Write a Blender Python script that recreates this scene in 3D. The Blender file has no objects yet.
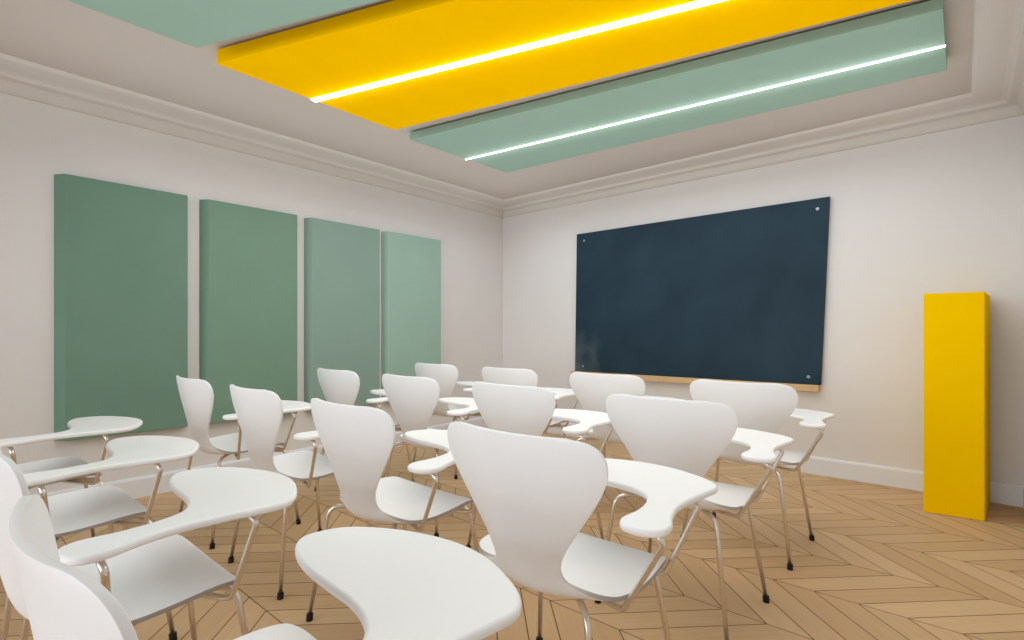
import bpy, bmesh, math, random
from mathutils import Vector

scene = bpy.context.scene
COL = scene.collection
random.seed(4)

# ------------------------------------------------------------------ helpers
def srgb(r, g, b):
    def f(v):
        v /= 255.0
        return v / 12.92 if v <= 0.04045 else ((v + 0.055) / 1.055) ** 2.4
    return (f(r), f(g), f(b), 1.0)

def base_mat(name):
    m = bpy.data.materials.new(name)
    m.use_nodes = True
    nt = m.node_tree
    return m, nt, nt.nodes['Principled BSDF']

def soft_mat(name, col, rough=0.6, var=0.03, scale=6.0, bump=0.0, bscale=200.0, spec=0.3, metallic=0.0):
    m, nt, b = base_mat(name)
    tc = nt.nodes.new('ShaderNodeTexCoord')
    no = nt.nodes.new('ShaderNodeTexNoise')
    no.inputs['Scale'].default_value = scale
    no.inputs['Detail'].default_value = 3
    nt.links.new(tc.outputs['Object'], no.inputs['Vector'])
    r = nt.nodes.new('ShaderNodeValToRGB')
    r.color_ramp.elements[0].position = 0.3
    r.color_ramp.elements[1].position = 0.7
    r.color_ramp.elements[0].color = tuple(c * (1 - var) for c in col[:3]) + (1,)
    r.color_ramp.elements[1].color = tuple(min(1, c * (1 + var)) for c in col[:3]) + (1,)
    nt.links.new(no.outputs['Fac'], r.inputs['Fac'])
    nt.links.new(r.outputs['Color'], b.inputs['Base Color'])
    b.inputs['Roughness'].default_value = rough
    b.inputs['Specular IOR Level'].default_value = spec
    b.inputs['Metallic'].default_value = metallic
    if bump > 0:
        n2 = nt.nodes.new('ShaderNodeTexNoise')
        n2.inputs['Scale'].default_value = bscale
        nt.links.new(tc.outputs['Object'], n2.inputs['Vector'])
        bp = nt.nodes.new('ShaderNodeBump')
        bp.inputs['Strength'].default_value = bump
        bp.inputs['Distance'].default_value = 0.002
        nt.links.new(n2.outputs['Fac'], bp.inputs['Height'])
        nt.links.new(bp.outputs['Normal'], b.inputs['Normal'])
    return m

def mesh_obj(name, bm, mat, parent=None, smooth=False, bevel=0.0, segs=3):
    bmesh.ops.recalc_face_normals(bm, faces=bm.faces)
    me = bpy.data.meshes.new(name)
    bm.to_mesh(me)
    bm.free()
    if mat:
        me.materials.append(mat)
    if smooth:
        for p in me.polygons:
            p.use_smooth = True
    o = bpy.data.objects.new(name, me)
    COL.objects.link(o)
    if parent:
        o.parent = parent
    if bevel:
        md = o.modifiers.new('bevel', 'BEVEL')
        md.width = bevel
        md.segments = segs
        md.limit_method = 'ANGLE'
    return o

def tag(o, label=None, cat=None, group=None, kind=None):
    if label: o['label'] = label
    if cat: o['category'] = cat
    if group: o['group'] = group
    if kind: o['kind'] = kind
    return o

def prism(bm, pts, z0, z1):
    """vertical prism over a plan polygon"""
    lo = [bm.verts.new((x, y, z0)) for x, y in pts]
    hi = [bm.verts.new((x, y, z1)) for x, y in pts]
    n = len(pts)
    bm.faces.new(lo)
    bm.faces.new(hi)
    for i in range(n):
        bm.faces.new((lo[i], lo[(i + 1) % n], hi[(i + 1) % n], hi[i]))

def box(bm, x0, x1, y0, y1, z0, z1):
    prism(bm, [(x0, y0), (x1, y0), (x1, y1), (x0, y1)], z0, z1)

def fillet(points, radii, n=7):
    """round the inner corners of a 3D polyline"""
    P = [Vector(p) for p in points]
    out = [P[0]]
    for i in range(1, len(P) - 1):
        a, b, c = P[i - 1], P[i], P[i + 1]
        u, v = (a - b), (c - b)
        ang = u.angle(v)
        d = radii[i - 1] / math.tan(ang / 2)
        d = min(d, u.length * 0.48, v.length * 0.48)
        s, e = b + u.normalized() * d, b + v.normalized() * d
        for k in range(n + 1):
            t = k / n
            out.append(s * (1 - t) ** 2 + b * 2 * t * (1 - t) + e * t ** 2)
    out.append(P[-1])
    return out

def tube(bm, path, r, seg=12):
    path = [Vector(p) for p in path]
    rings = []
    ref = None
    for i, p in enumerate(path):
        if i == 0: t = path[1] - path[0]
        elif i == len(path) - 1: t = path[-1] - path[-2]
        else: t = (path[i + 1] - path[i]).normalized() + (path[i] - path[i - 1]).normalized()
        t.normalize()
        if ref is None:
            ref = t.orthogonal().normalized()
        else:
            ref = (ref - t * ref.dot(t)).normalized()
        q = t.cross(ref)
        rings.append([bm.verts.new(p + (ref * math.cos(a) + q * math.sin(a)) * r)
                      for a in [2 * math.pi * k / seg for k in range(seg)]])
    for i in range(len(rings) - 1):
        for k in range(seg):
            bm.faces.new((rings[i][k], rings[i][(k + 1) % seg], rings[i + 1][(k + 1) % seg], rings[i + 1][k]))
    bm.faces.new(rings[0])
    bm.faces.new(rings[-1])

def catmull(pts, n):
    """closed or open catmull-rom through tuples, n samples per span (open)"""
    out = []
    m = len(pts)
    for i in range(m - 1):
        p0 = pts[max(i - 1, 0)]; p1 = pts[i]; p2 = pts[i + 1]; p3 = pts[min(i + 2, m - 1)]
        for k in range(n):
            t = k / n
            out.append(tuple(0.5 * ((2 * b) + (-a + c) * t + (2 * a - 5 * b + 4 * c - d) * t * t +
                                    (-a + 3 * b - 3 * c + d) * t ** 3) for a, b, c, d in zip(p0, p1, p2, p3)))
    out.append(tuple(pts[-1]))
    return out

def catmull_closed(pts, n):
    out = []
    m = len(pts)
    for i in range(m):
        p0, p1, p2, p3 = pts[i - 1], pts[i], pts[(i + 1) % m], pts[(i + 2) % m]
        for k in range(n):
            t = k / n
            out.append(tuple(0.5 * ((2 * b) + (-a + c) * t + (2 * a - 5 * b + 4 * c - d) * t * t +
                                    (-a + 3 * b - 3 * c + d) * t ** 3) for a, b, c, d in zip(p0, p1, p2, p3)))
    return out

# ------------------------------------------------------------------ materials
M_wall = soft_mat('wall_paint', srgb(229, 225, 223), 0.9, 0.012, 1.5, 0.15, 120, 0.1)
M_ceil = soft_mat('ceiling_paint', srgb(198, 189, 182), 0.9, 0.012, 1.5, 0.0, 120, 0.1)
M_trim = soft_mat('trim_paint', srgb(224, 219, 215), 0.6, 0.01, 2, 0, 100, 0.25)
M_base = soft_mat('baseboard_paint', srgb(232, 232, 235), 0.5, 0.01, 2, 0, 100, 0.3)
M_shell = soft_mat('white_lacquer', srgb(245, 245, 246), 0.42, 0.008, 8, 0, 100, 0.35)
M_tablet = soft_mat('white_laminate', srgb(252, 252, 253), 0.38, 0.006, 8, 0, 100, 0.35)
M_rubber = soft_mat('black_rubber', srgb(26, 22, 21), 0.6, 0.05, 30, 0, 100, 0.3)
M_wood = soft_mat('ledge_wood', srgb(214, 180, 134), 0.5, 0.07, 12, 0, 100, 0.3)
M_screw = soft_mat('steel_screw', srgb(150, 164, 172), 0.3, 0.02, 40, 0, 100, 0.5, 0.6)
M_yellow = soft_mat('yellow_felt', srgb(255, 197, 0), 0.9, 0.02, 5, 0.25, 500, 0.0)
M_yellow2 = soft_mat('yellow_felt_column', srgb(255, 204, 0), 0.9, 0.01, 5, 0.2, 500, 0.02)
M_corn = soft_mat('cornice_paint', srgb(216, 210, 205), 0.8, 0.01, 2, 0, 100, 0.1)
M_greenc = soft_mat('sage_felt_ceiling', srgb(152, 181, 167), 0.85, 0.02, 5, 0.25, 500, 0.1)

m, nt, b = base_mat('satin_chrome')
b.inputs['Metallic'].default_value = 1.0
no = nt.nodes.new('ShaderNodeTexNoise'); no.inputs['Scale'].default_value = 60
mr = nt.nodes.new('ShaderNodeMapRange'); mr.inputs['To Min'].default_value = 0.24; mr.inputs['To Max'].default_value = 0.34
nt.links.new(no.outputs['Fac'], mr.inputs['Value']); nt.links.new(mr.outputs['Result'], b.inputs['Roughness'])
b.inputs['Base Color'].default_value = srgb(232, 226, 220)
M_chrome = m

# plywood rim of the shell: white on the back, seat edge greyed to paint in its shade
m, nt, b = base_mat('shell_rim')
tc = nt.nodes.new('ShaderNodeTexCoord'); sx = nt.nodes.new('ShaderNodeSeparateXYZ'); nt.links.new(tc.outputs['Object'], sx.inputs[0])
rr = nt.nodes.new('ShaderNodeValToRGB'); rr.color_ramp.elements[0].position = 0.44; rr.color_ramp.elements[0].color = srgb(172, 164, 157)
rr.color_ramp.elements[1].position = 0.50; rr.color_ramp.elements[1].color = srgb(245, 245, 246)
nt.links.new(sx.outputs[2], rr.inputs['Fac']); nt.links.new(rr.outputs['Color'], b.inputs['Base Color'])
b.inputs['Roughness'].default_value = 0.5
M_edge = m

def emission(name, strength, col=(1, 0.99, 0.97, 1)):
    m = bpy.data.materials.new(name); m.use_nodes = True
    nt = m.node_tree; nt.nodes.clear()
    e = nt.nodes.new('ShaderNodeEmission'); o = nt.nodes.new('ShaderNodeOutputMaterial')
    e.inputs['Color'].default_value = col; e.inputs['Strength'].default_value = strength
    nt.links.new(e.outputs[0], o.inputs[0])
    return m
M_light = emission('strip_light_glow', 8.0)
M_light2 = emission('strip_light_glow_soft', 5.0)

# blackboard: slate blue with rubbed chalk haze and a painted reflection
m, nt, b = base_mat('slate_board')
tc = nt.nodes.new('ShaderNodeTexCoord')
n1 = nt.nodes.new('ShaderNodeTexNoise'); n1.inputs['Scale'].default_value = 2.2; n1.inputs['Detail'].default_value = 5; n1.inputs['Distortion'].default_value = 0.4
nt.links.new(tc.outputs['Object'], n1.inputs['Vector'])
r1 = nt.nodes.new('ShaderNodeValToRGB')
r1.color_ramp.elements[0].position = 0.32; r1.color_ramp.elements[0].color = srgb(27, 48, 62)
r1.color_ramp.elements[1].position = 0.72; r1.color_ramp.elements[1].color = srgb(38, 61, 76)
nt.links.new(n1.outputs['Fac'], r1.inputs['Fac'])
# greyish reflection painted into the lower left corner
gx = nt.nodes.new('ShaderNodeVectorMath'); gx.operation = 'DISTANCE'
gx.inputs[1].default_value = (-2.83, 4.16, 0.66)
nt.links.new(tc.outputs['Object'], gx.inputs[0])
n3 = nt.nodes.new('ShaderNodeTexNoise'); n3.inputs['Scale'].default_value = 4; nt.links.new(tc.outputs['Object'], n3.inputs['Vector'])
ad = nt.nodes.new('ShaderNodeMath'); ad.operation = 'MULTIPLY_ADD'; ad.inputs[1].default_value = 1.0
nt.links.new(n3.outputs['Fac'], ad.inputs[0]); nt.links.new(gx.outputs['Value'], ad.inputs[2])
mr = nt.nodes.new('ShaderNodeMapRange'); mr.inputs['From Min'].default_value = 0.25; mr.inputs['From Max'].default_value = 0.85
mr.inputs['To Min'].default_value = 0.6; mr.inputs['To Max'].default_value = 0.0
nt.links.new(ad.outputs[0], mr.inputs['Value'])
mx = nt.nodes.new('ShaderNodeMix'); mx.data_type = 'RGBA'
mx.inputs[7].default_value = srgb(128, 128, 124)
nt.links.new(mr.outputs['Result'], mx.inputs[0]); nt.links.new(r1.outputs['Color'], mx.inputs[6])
nt.links.new(mx.outputs[2], b.inputs['Base Color'])
b.inputs['Roughness'].default_value = 0.6
b.inputs['Specular IOR Level'].default_value = 0.2
M_board = m

# chevron parquet floor
m, nt, b = base_mat('chevron_parquet')
N, L = nt.nodes, nt.links
def math_node(op, a, bb=None, c=None):
    n = N.new('ShaderNodeMath'); n.operation = op
    for i, v in enumerate((a, bb, c)):
        if v is None: continue
        if isinstance(v, (int, float)): n.inputs[i].default_value = v
        else: L.new(v, n.inputs[i])
    return n.outputs[0]
geo = N.new('ShaderNodeNewGeometry')
sp = N.new('ShaderNodeSeparateXYZ'); L.new(geo.outputs['Position'], sp.inputs[0])
X, Y = sp.outputs[0], sp.outputs[1]
W, PIT = 0.3655, 0.1456
Yr = math_node('SUBTRACT', Y, 2.285 - 20 * W)
mm = math_node('PINGPONG', Yr, W)
u = math_node('DIVIDE', math_node('ADD', math_node('SUBTRACT', X, mm), 0.588 + 60 * PIT), PIT)
ub = math_node('FLOOR', u)
fu = math_node('FRACT', u)
strip = math_node('FLOOR', math_node('DIVIDE', Yr, W))
eu = math_node('MULTIPLY', math_node('MINIMUM', fu, math_node('SUBTRACT', 1.0, fu)), PIT * 0.7071)
es = math_node('MINIMUM', mm, math_node('SUBTRACT', W, mm))
ed = math_node('MINIMUM', eu, es)
gap = N.new('ShaderNodeMapRange'); gap.inputs['From Min'].default_value = 0.0012; gap.inputs['From Max'].default_value = 0.0027
gap.inputs['To Min'].default_value = 1; gap.inputs['To Max'].default_value = 0
L.new(ed, gap.inputs['Value'])
cb = N.new('ShaderNodeCombineXYZ'); L.new(ub, cb.inputs[0]); L.new(strip, cb.inputs[1])
wn = N.new('ShaderNodeTexWhiteNoise'); L.new(cb.outputs[0], wn.inputs['Vector'])
gv = N.new('ShaderNodeCombineXYZ')
L.new(math_node('MULTIPLY_ADD', wn.outputs['Value'], 37.0, math_node('MULTIPLY', mm, 3.2)), gv.inputs[0])
L.new(math_node('MULTIPLY', u, 4.5), gv.inputs[1]); L.new(math_node('MULTIPLY', strip, 3.7), gv.inputs[2])
gn = N.new('ShaderNodeTexNoise'); gn.inputs['Scale'].default_value = 1.6; gn.inputs['Detail'].default_value = 6; gn.inputs['Distortion'].default_value = 0.6
L.new(gv.outputs[0], gn.inputs['Vector'])
tone = math_node('ADD', math_node('MULTIPLY', wn.outputs['Value'], 0.45), math_node('MULTIPLY', gn.outputs['Fac'], 0.55))
fr = N.new('ShaderNodeValToRGB')
fr.color_ramp.elements[0].position = 0.15; fr.color_ramp.elements[0].color = srgb(196, 160, 118)
fr.color_ramp.elements[1].position = 0.85; fr.color_ramp.elements[1].color = srgb(217, 183, 142)
L.new(tone, fr.inputs['Fac'])
fm = N.new('ShaderNodeMix'); fm.data_type = 'RGBA'; fm.inputs[7].default_value = srgb(100, 68, 40)
L.new(gap.outputs['Result'], fm.inputs[0]); L.new(fr.outputs['Color'], fm.inputs[6])
L.new(fm.outputs[2], b.inputs['Base Color'])
b.inputs['Roughness'].default_value = 0.55; b.inputs['Specular IOR Level'].default_value = 0.3
bp = N.new('ShaderNodeBump'); bp.inputs['Strength'].default_value = 0.25; bp.inputs['Distance'].default_value = 0.001
L.new(math_node('SUBTRACT', math_node('MULTIPLY', gn.outputs['Fac'], 0.3), gap.outputs['Result']), bp.inputs['Height'])
L.new(bp.outputs['Normal'], b.inputs['Normal'])
M_floor = m

# ------------------------------------------------------------------ room
XL, XR, YB, YN = -3.806, 0.27, 4.20, -2.2
ZC = 2.377
PLAN = [(XL, YB), (XL, YN), (XR, YN), (XR, YB)]   # counter-clockwise
SIDES = ['left', 'near', 'right', 'back']

def offset_plan(d):
    n = len(PLAN); out = []
    for i in range(n):
        p0, p1, p2 = Vector(PLAN[i - 1]), Vector(PLAN[i]), Vector(PLAN[(i + 1) % n])
        e0, e1 = (p1 - p0).normalized(), (p2 - p1).normalized()
        n0, n1 = Vector((-e0.y, e0.x)), Vector((-e1.y, e1.x))
        k = d / (1 + n0.dot(n1))
        out.append(p1 + (n0 + n1) * k)
    return out

WX0, WX1 = -3.5, 0.1
inn = offset_plan(0); outp = offset_plan(-0.12)
for i, s in enumerate(SIDES):
    j = (i + 1) % len(PLAN)
    bm = bmesh.new()
    if s == 'near':      # unseen wall behind the camera, wide window opening added for daylight
        x0, x1, w0, w1, z0, z1 = XL - 0.12, XR + 0.12, WX0, WX1, 0.35, 2.15
        for a, b_, c, d in ((x0, w0, 0, ZC), (w1, x1, 0, ZC), (w0, w1, 0, z0), (w0, w1, z1, ZC)):
            box(bm, a, b_, YN - 0.12, YN, c, d)
    else:
        prism(bm, [inn[i], inn[j], outp[j], outp[i]], 0, ZC)
    tag(mesh_obj('wall_' + s, bm, M_wall), kind='structure')
bm = bmesh.new(); prism(bm, list(outp), -0.1, 0)
tag(mesh_obj('floor', bm, M_floor), kind='structure')
bm = bmesh.new(); prism(bm, list(outp), ZC, ZC + 0.1)
tag(mesh_obj('ceiling', bm, M_ceil), kind='structure')

bm = bmesh.new()
for k in range(5):
    xx = WX0 + (WX1 - WX0 - 0.04) * k / 4
    box(bm, xx, xx + 0.04, YN - 0.08, YN - 0.04, 0.35, 2.15)
for zz in (0.35, 2.11):
    box(bm, WX0, WX1, YN - 0.08, YN - 0.04, zz, zz + 0.04)
tag(mesh_obj('unseen_window_1', bm, M_trim), kind='structure')  # unseen frame of the opening added for daylight

def run_profile(name, i, prof, mat, smooth=False):
    """moulding along wall i, profile = closed list of (distance from wall, z)"""
    j = (i + 1) % len(PLAN)
    bm = bmesh.new()
    A = []; B = []
    for d, z in prof:
        q = offset_plan(d)
        A.append(bm.verts.new((q[i].x, q[i].y, z))); B.append(bm.verts.new((q[j].x, q[j].y, z)))
    n = len(prof)
    for k in range(n):
        bm.faces.new((A[k], A[(k + 1) % n], B[(k + 1) % n], B[k]))
    bm.faces.new(A); bm.faces.new(B)
    return tag(mesh_obj(name, bm, mat), kind='structure')

CORNICE = [(0, 2.262), (0.016, 2.264), (0.026, 2.274), (0.03, 2.290), (0.034, 2.308), (0.044, 2.318),
           (0.082, 2.324), (0.088, 2.330), (0.092, 2.342), (0.112, 2.350), (0.225, 2.360), (0.238, 2.366), (0.244, ZC), (0, ZC)]
SKIRT = [(0, 0), (0.018, 0), (0.018, 0.108), (0.014, 0.117), (0.006, 0.121), (0, 0.124)]
for i, s in enumerate(SIDES):
    run_profile('trim_%d' % (i + 1), i, CORNICE, M_corn)
    run_profile('baseboard_' + s, i, SKIRT, M_base)

# ------------------------------------------------------------------ wall panels
panel_cols = [(srgb(117, 148, 131), 'dark green', 'leftmost of the four, nearest the camera'),
              (srgb(124, 155, 136), 'mid green', 'second from the left'),
              (srgb(143, 168, 156), 'light sage green', 'third from the left'),
              (srgb(161, 190, 176), 'palest sage green', 'rightmost, nearest the corner')]
spans = [(0.529, 1.130), (1.254, 1.854), (1.972, 2.577), (2.669, 3.259)]
for (y0, y1), (c, word, where) in zip(spans, panel_cols):
    bm = bmesh.new()
    prism(bm, [(XL + 0.001, y0 - 0.040), (XL + 0.060, y0), (XL + 0.060, y1), (XL + 0.001, y1 + 0.01)], 0.404, 1.884)
    o = mesh_obj('acoustic_wall_panel', bm, soft_mat('felt_' + word.replace(' ', '_'), c, 0.9, 0.025, 4, 0.3, 500, 0.08), bevel=0.004)
    tag(o, 'tall %s acoustic panel on the left wall, %s' % (word, where), 'wall panel', 'green acoustic panels on the left wall')

# ------------------------------------------------------------------ ceiling baffles
def baffle(name, quad, z0, z1, mat, strip, sw, smat, label):
    root = bpy.data.objects.new(name, None); COL.objects.link(root)
    cx_ = sum(p[0] for p in quad) / 4; cy_ = sum(p[1] for p in quad) / 4
    root.location = (cx_, cy_, z0)
    tag(root, label, 'ceiling panel', 'coloured panels on the ceiling')
    bm = bmesh.new(); prism(bm, [(x - cx_, y - cy_) for x, y in quad], 0, z1 - z0)
    mesh_obj('panel_board', bm, mat, root, bevel=0.003)
    bm = bmesh.new()
    for hx in (0.22, 0.5, 0.78):          # short hangers to the ceiling
        px = quad[0][0] * (1 - hx) + quad[1][0] * hx - cx_
        py = (quad[0][1] + quad[3][1]) / 2 * (1 - hx) + (quad[1][1] + quad[2][1]) / 2 * hx - cy_
        box(bm, px - 0.05, px + 0.05, py - 0.05, py + 0.05, z1 - z0 - 0.001, ZC - z0)
    mesh_obj('mounting_block', bm, M_trim, root)
    if strip:
        (ax, ay), (bx_, by) = strip
        d = Vector((bx_ - ax, by - ay)).normalized(); nrm = Vector((-d.y, d.x)) * sw / 2
        bm = bmesh.new()
        prism(bm, [(ax - nrm.x - cx_, ay - nrm.y - cy_), (bx_ - nrm.x - cx_, by - nrm.y - cy_),
                   (bx_ + nrm.x - cx_, by + nrm.y - cy_), (ax + nrm.x - cx_, ay + nrm.y - cy_)], -0.005, 0.002)
        s = mesh_obj('light_strip', bm, smat, root)
        s['label'] = 'glowing white linear light'
    return root
baffle('ceiling_panel', [(-2.634, -0.35), (-0.07, 0.62), (-0.07, 1.812), (-2.626, 0.828)], 2.295, 2.365, M_greenc, None, 0, None,
       'sage green ceiling panel cut off by the top left edge of the photo, no light visible')
baffle('ceiling_panel', [(-2.709, 0.939), (-0.075, 1.880), (-0.075, 2.560), (-2.739, 1.990)], 2.295, 2.366, M_yellow,
       ((-2.722, 1.437), (-0.075, 2.222)), 0.036, M_light, 'bright yellow ceiling panel with a glowing linear light strip')
baffle('ceiling_panel', [(-2.841, 2.192), (-0.067, 2.733), (-0.067, 3.380), (-2.824, 3.162)], 2.315, 2.366, M_greenc,
       ((-2.838, 2.713), (-0.067, 3.081)), 0.011, M_light2, 'sage green ceiling panel with a thin light strip, nearest the blackboard')

# ------------------------------------------------------------------ blackboard
root = bpy.data.objects.new('blackboard', None); COL.objects.link(root)
root.location = (-1.79, 4.18, 0.638)
tag(root, 'large dark blue chalkboard on the back wall above a pale wooden ledge', 'blackboard')
def wq(pts, y0, y1):
    bm = bmesh.new()
    f = [bm.verts.new((x, y0, z)) for x, z in pts]; g = [bm.verts.new((x, y1, z)) for x, z in pts]
    bm.faces.new(f); bm.faces.new(g)
    for i in range(4): bm.faces.new((f[i], f[(i + 1) % 4], g[(i + 1) % 4], g[i]))
    bmesh.ops.translate(bm, verts=bm.verts, vec=(1.79, -4.18, -0.638))
    return bm
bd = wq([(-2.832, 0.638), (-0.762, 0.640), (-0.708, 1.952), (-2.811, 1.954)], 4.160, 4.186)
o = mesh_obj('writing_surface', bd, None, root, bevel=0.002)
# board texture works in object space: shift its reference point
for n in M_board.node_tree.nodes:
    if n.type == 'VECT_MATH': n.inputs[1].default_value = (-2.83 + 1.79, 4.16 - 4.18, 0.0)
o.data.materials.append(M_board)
bm = wq([(-2.868, 0.590), (-0.772, 0.590), (-0.772, 0.637), (-2.868, 0.637)], 4.140, 4.2)
mesh_obj('chalk_ledge', bm, M_wood, root, bevel=0.003)['label'] = 'pale wooden ledge'
bm = wq([(-2.80, 0.66), (-0.80, 0.66), (-0.80, 1.9), (-2.80, 1.9)], 4.184, 4.2)
mesh_obj('backing_frame', bm, M_rubber, root)
for sx, sz in [(-2.727, 1.883), (-0.782, 1.878), (-0.838, 0.692), (-2.740, 0.690)]:
    bm = bmesh.new()
    path = [(sx + 1.79, -0.0225, sz - 0.638), (sx + 1.79, -0.0205, sz - 0.638), (sx + 1.79, -0.012, sz - 0.638)]
    tube(bm, [path[1], path[2]], 0.011, 16)
    tube(bm, [path[0], path[1]], 0.007, 16)
    mesh_obj('screw', bm, M_screw, root, smooth=False)['label'] = 'round steel screw'

# ------------------------------------------------------------------ yellow column
bm = bmesh.new()
quad = [(-0.176, 3.705), (0.079, 3.727), (0.112, 4.165), (-0.160, 4.150)]
cx_, cy_ = -0.035, 3.94
prism(bm, [(x - cx_, y - cy_) for x, y in quad], 0, 1.223)
o = mesh_obj('acoustic_column', bm, M_yellow2, bevel=0.005)
o.location = (cx_, cy_, 0)
tag(o, 'tall yellow square column standing on the floor beside the right corner', 'column')

# ------------------------------------------------------------------ chair
# rows along the shell: centre y, centre z, half width, camber (edges lifted along the sitter side)
ROWS = [(0.152, 0.408, 0.140, 0.000), (0.147, 0.416, 0.176, 0.001), (0.136, 0.424, 0.202, 0.002), (0.115, 0.430, 0.217, 0.004),
        (0.067, 0.429, 0.227, 0.007), (0.000, 0.420, 0.234, 0.012), (-0.070, 0.410, 0.232, 0.018), (-0.125, 0.405, 0.208, 0.024),
        (-0.170, 0.411, 0.160, 0.030), (-0.203, 0.432, 0.112, 0.032), (-0.221, 0.466, 0.096, 0.030), (-0.232, 0.505, 0.104, 0.030),
        (-0.240, 0.550, 0.130, 0.032), (-0.248, 0.600, 0.166, 0.036), (-0.256, 0.650, 0.202, 0.040), (-0.263, 0.695, 0.227, 0.042),
        (-0.268, 0.727, 0.233, 0.042), (-0.272, 0.750, 0.228, 0.040), (-0.275, 0.767, 0.214, 0.036), (-0.277, 0.779, 0.190, 0.030),
        (-0.278, 0.786, 0.152, 0.021)]
def shell_mesh():
    rows = catmull([(y - 0.007 + 0.001 * min(1, max(0, (z - 0.43) / 0.06)), z, w, c) for y, z, w, c in ROWS], 4)
    bm = bmesh.new(); grid = []
    NS = 28
    for i, (y, z, w, c) in enumerate(rows):
        a = rows[max(i - 1, 0)]; d = rows[min(i + 1, len(rows) - 1)]
        ty, tz = d[0] - a[0], d[1] - a[1]
        l = math.hypot(ty, tz) or 1
        ny, nz = tz / l, -ty / l            # normal toward the sitter (up / forward)
        # running from the front backwards: tangent (-1,0) -> normal (0,1)
        row = []
        for k in range(NS + 1):
            s = -1 + 2 * k / NS
            s2 = math.copysign(abs(s) ** 0.9, s)
            lift = c * abs(s2) ** 2
            top = 0.0
            row.append(bm.verts.new((w * s2 * (0.985 if z > 0.5 else 1) + 0.024 + 0.024 * min(1, max(0, (-0.10 - y) / 0.10)), y + ny * lift, z + nz * lift + top)))
        grid.append(row)
    for i in range(len(grid) - 1):
        for k in range(NS):
            bm.faces.new((grid[i][k], grid[i][k + 1], grid[i + 1][k + 1], grid[i + 1][k]))
    return bm

TAB = [(-0.138, 0.140), (-0.122, 0.196), (-0.072, 0.240), (0.003, 0.276), (0.088, 0.295), (0.172, 0.291), (0.250, 0.264),
       (0.312, 0.228), (0.340, 0.190), (0.338, 0.140), (0.329, 0.070), (0.327, -0.010), (0.343, -0.080), (0.364, -0.130),
       (0.365, -0.167), (0.345, -0.190), (0.312, -0.198), (0.281, -0.188), (0.265, -0.155), (0.268, -0.095), (0.258, -0.035),
       (0.234, 0.014), (0.193, 0.040), (0.135, 0.054), (0.060, 0.058), (-0.010, 0.064), (-0.075, 0.080), (-0.123, 0.106)]
def tablet_mesh():
    out = catmull_closed(TAB, 4)
    n = len(out); zt, th, r = 0.620, 0.017, 0.007
    def ring(d, z):
        v = []
        for i in range(n):
            p0, p1, p2 = Vector(out[i - 1]), Vector(out[i]), Vector(out[(i + 1) % n])
            t = (p2 - p0).normalized(); q = Vector((-t.y, t.x))   # TAB runs clockwise: q points outward
            p = p1 - q * d
            v.append(bm.verts.new((p.x, p.y, z)))
        return v
    bm = bmesh.new()
    rings = []
    for a in range(0, 5):
        an = a / 4 * math.pi / 2
        rings.append(ring(r * (1 - math.sin(an)), zt - r * (1 - math.cos(an))))
    for a in range(0, 5):
        an = a / 4 * math.pi / 2
        rings.append(ring(r * (1 - math.cos(an)), zt - th + r * (1 - math.sin(an))))
    bm.faces.new(rings[0]); bm.faces.new(rings[-1])
    for A, B in zip(rings, rings[1:]):
        for i in range(n): bm.faces.new((A[i], A[(i + 1) % n], B[(i + 1) % n], B[i]))
    return bm

def make_chair():
    root = bpy.data.objects.new('tablet_chair', None); COL.objects.link(root)
    sh = mesh_obj('seat_shell', shell_mesh(), M_shell, root, smooth=True)
    md = sh.modifiers.new('thickness', 'SOLIDIFY'); md.thickness = 0.010; md.offset = 0; md.material_offset_rim = 1
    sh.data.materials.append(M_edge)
    bv = sh.modifiers.new('edge', 'BEVEL'); bv.width = 0.0022; bv.segments = 3; bv.limit_method = 'ANGLE'; bv.angle_limit = math.radians(50)
    tb = mesh_obj('writing_tablet', tablet_mesh(), M_tablet, root, smooth=True)
    for p in tb.data.polygons:
        if len(p.vertices) > 4: p.use_smooth = False
    bm = bmesh.new()
    # round mounting hub under the seat
    tube(bm, [(0, -0.01, 0.392), (0, -0.01, 0.398), (0, -0.01, 0.412)], 0.055, 28)
    mesh_obj('mounting_hub', bm, M_rubber, root)
    for sx in (-1, 1):
        for sy in (-1, 1):
            bm = bmesh.new()
            pts = [(sx * 0.022, -0.01 + sy * 0.02, 0.396), (sx * 0.185 + 0.006, sy * 0.158 - 0.014, 0.396), (sx * 0.2355 + 0.010, sy * 0.208 - 0.015, 0.012)]
            tube(bm, fillet(pts, [0.05], 10), 0.0075, 14)
            lg = mesh_obj('leg', bm, M_chrome, root, smooth=True)
            bm = bmesh.new()
            tube(bm, [(sx * 0.2355 + 0.010, sy * 0.208 - 0.015, 0.0), (sx * 0.2350 + 0.010, sy * 0.2070 - 0.015, 0.011), (sx * 0.2343 + 0.010, sy * 0.2062 - 0.015, 0.023)], 0.0115, 16)
            mesh_obj('rubber_foot', bm, M_rubber, lg)['label'] = 'black rubber foot cap'
    for pts in ([(0.03, -0.045, 0.390), (0.240, -0.105, 0.394), (0.350, -0.136, 0.578), (0.322, -0.142, 0.604)],
                [(0.03, 0.020, 0.390), (0.234, 0.117, 0.394), (0.314, 0.140, 0.580), (0.294, 0.128, 0.604)]):
        bm = bmesh.new(); tube(bm, fillet(pts, [0.028, 0.014], 8), 0.0068, 12)
        mesh_obj('arm_support', bm, M_chrome, root, smooth=True)
    return root

def copy_tree(o, parent=None):
    c = o.copy(); COL.objects.link(c); c.parent = parent
    for ch in list(o.children):
        copy_tree(ch, c)
    return c

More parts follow.
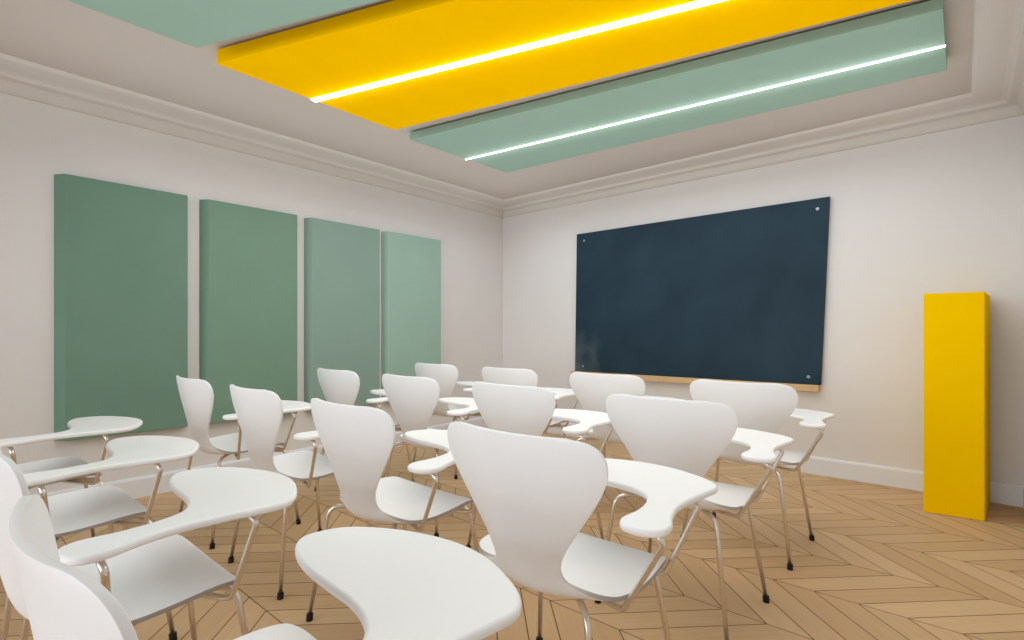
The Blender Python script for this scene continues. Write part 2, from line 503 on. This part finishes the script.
row_words = ['front row nearest the camera', 'second row', 'third row', 'last row nearest the blackboard']
LABELS = {
 (0, 0): 'white tablet-arm chair, big tablet at the bottom centre of the photo',
 (1, 0): 'white tablet-arm chair at lower left, long kidney-shaped tablet above its full grey seat',
 (2, 0): 'white tablet-arm chair at the left edge, tablet behind the lower left one',
 (3, 0): 'white tablet-arm chair at the far left, tablet overlapping the dark green panel',
 (0, 1): 'white tablet-arm chair whose large back fills the centre foreground',
 (1, 1): 'white tablet-arm chair with tall back, left of the large central one',
 (2, 1): 'white tablet-arm chair with back in front of the mid green second wall panel',
 (3, 1): 'white tablet-arm chair with back before the gap between the two darkest green panels',
 (0, 2): 'white tablet-arm chair with broad back below the middle of the blackboard',
 (1, 2): 'white tablet-arm chair with back rising just behind the large central backrest',
 (2, 2): 'white tablet-arm chair with back covering the gap left of the palest green panel',
 (3, 2): 'white tablet-arm chair with small back in front of the light sage third panel',
 (0, 3): 'white tablet-arm chair furthest right, under the right end of the blackboard',
 (1, 3): 'white tablet-arm chair under the left end of the blackboard',
 (2, 3): 'white tablet-arm chair just left of the blackboard, only its back top showing',
 (3, 3): 'small white tablet-arm chair overlapping the right edge of the palest green panel',
}
proto = make_chair()
first = True
for k in range(4):
    for r in range(4):
        o = proto if first else copy_tree(proto)
        first = False
        o.location = (-0.803 - 0.6925 * k, 1.1175 + 0.766 * (r - 1), 0)
        tag(o, LABELS[(k, r)], 'chair', 'white tablet-arm chairs set out in rows')

# ------------------------------------------------------------------ light
def area(name, loc, rot, sx, sy, e, col=(1, 1, 1)):
    l = bpy.data.lights.new(name, 'AREA'); l.shape = 'RECTANGLE'; l.size = sx; l.size_y = sy; l.energy = e; l.color = col
    o = bpy.data.objects.new(name, l); COL.objects.link(o); o.location = loc; o.rotation_euler = [math.radians(a) for a in rot]
    return o
area('window_light', (-2.3, -7.5, 2.0), (88, 0, 0), 7.0, 3.6, 440, (0.88, 0.94, 1.0))  # added daylight source beyond the unseen window
area('overhead_fill', (-1.75, 2.2, 2.19), (0, 0, 0), 3.3, 3.3, 44, (0.86, 0.93, 1.0))  # invisible fill hung below the panels, added for more top light
area('upward_fill', (-1.75, 1.95, 2.05), (180, 0, 0), 3.6, 3.9, 17, (0.95, 0.97, 1.0))  # invisible fill in mid-air, added to brighten ceiling and panel undersides
for (ax, ay), (bx_, by), z, e in (((-2.70, 1.443), (-0.10, 2.214), 2.295, 0.9), ((-2.82, 2.715), (-0.09, 3.078), 2.315, 0.8)):
    ln = math.hypot(bx_ - ax, by - ay)
    g = area('strip_glow_fill', ((ax + bx_) / 2, (ay + by) / 2, z - 0.055), (180, 0, 0), ln, 0.02, e, (1, 0.99, 0.97))  # invisible lamp below each strip, added to make a glow around it
    g.rotation_euler = (math.radians(180), 0, math.atan2(by - ay, bx_ - ax))
w = bpy.data.worlds.new('world'); scene.world = w; w.use_nodes = True
w.node_tree.nodes['Background'].inputs[0].default_value = (1, 1, 1, 1)
w.node_tree.nodes['Background'].inputs[1].default_value = 1.0

# ------------------------------------------------------------------ camera
cam = bpy.data.cameras.new('camera'); co = bpy.data.objects.new('camera', cam); COL.objects.link(co)
co.location = (0, 0, 1.0)
co.rotation_euler = (math.radians(90), 0, math.atan2(453, 518))
cam.sensor_width = 36; cam.lens = 518 / 1024 * 36; cam.shift_y = 13.5 / 1024; cam.clip_start = 0.02
scene.camera = co
scene.view_settings.view_transform = 'Standard'
scene.view_settings.exposure = 0.0
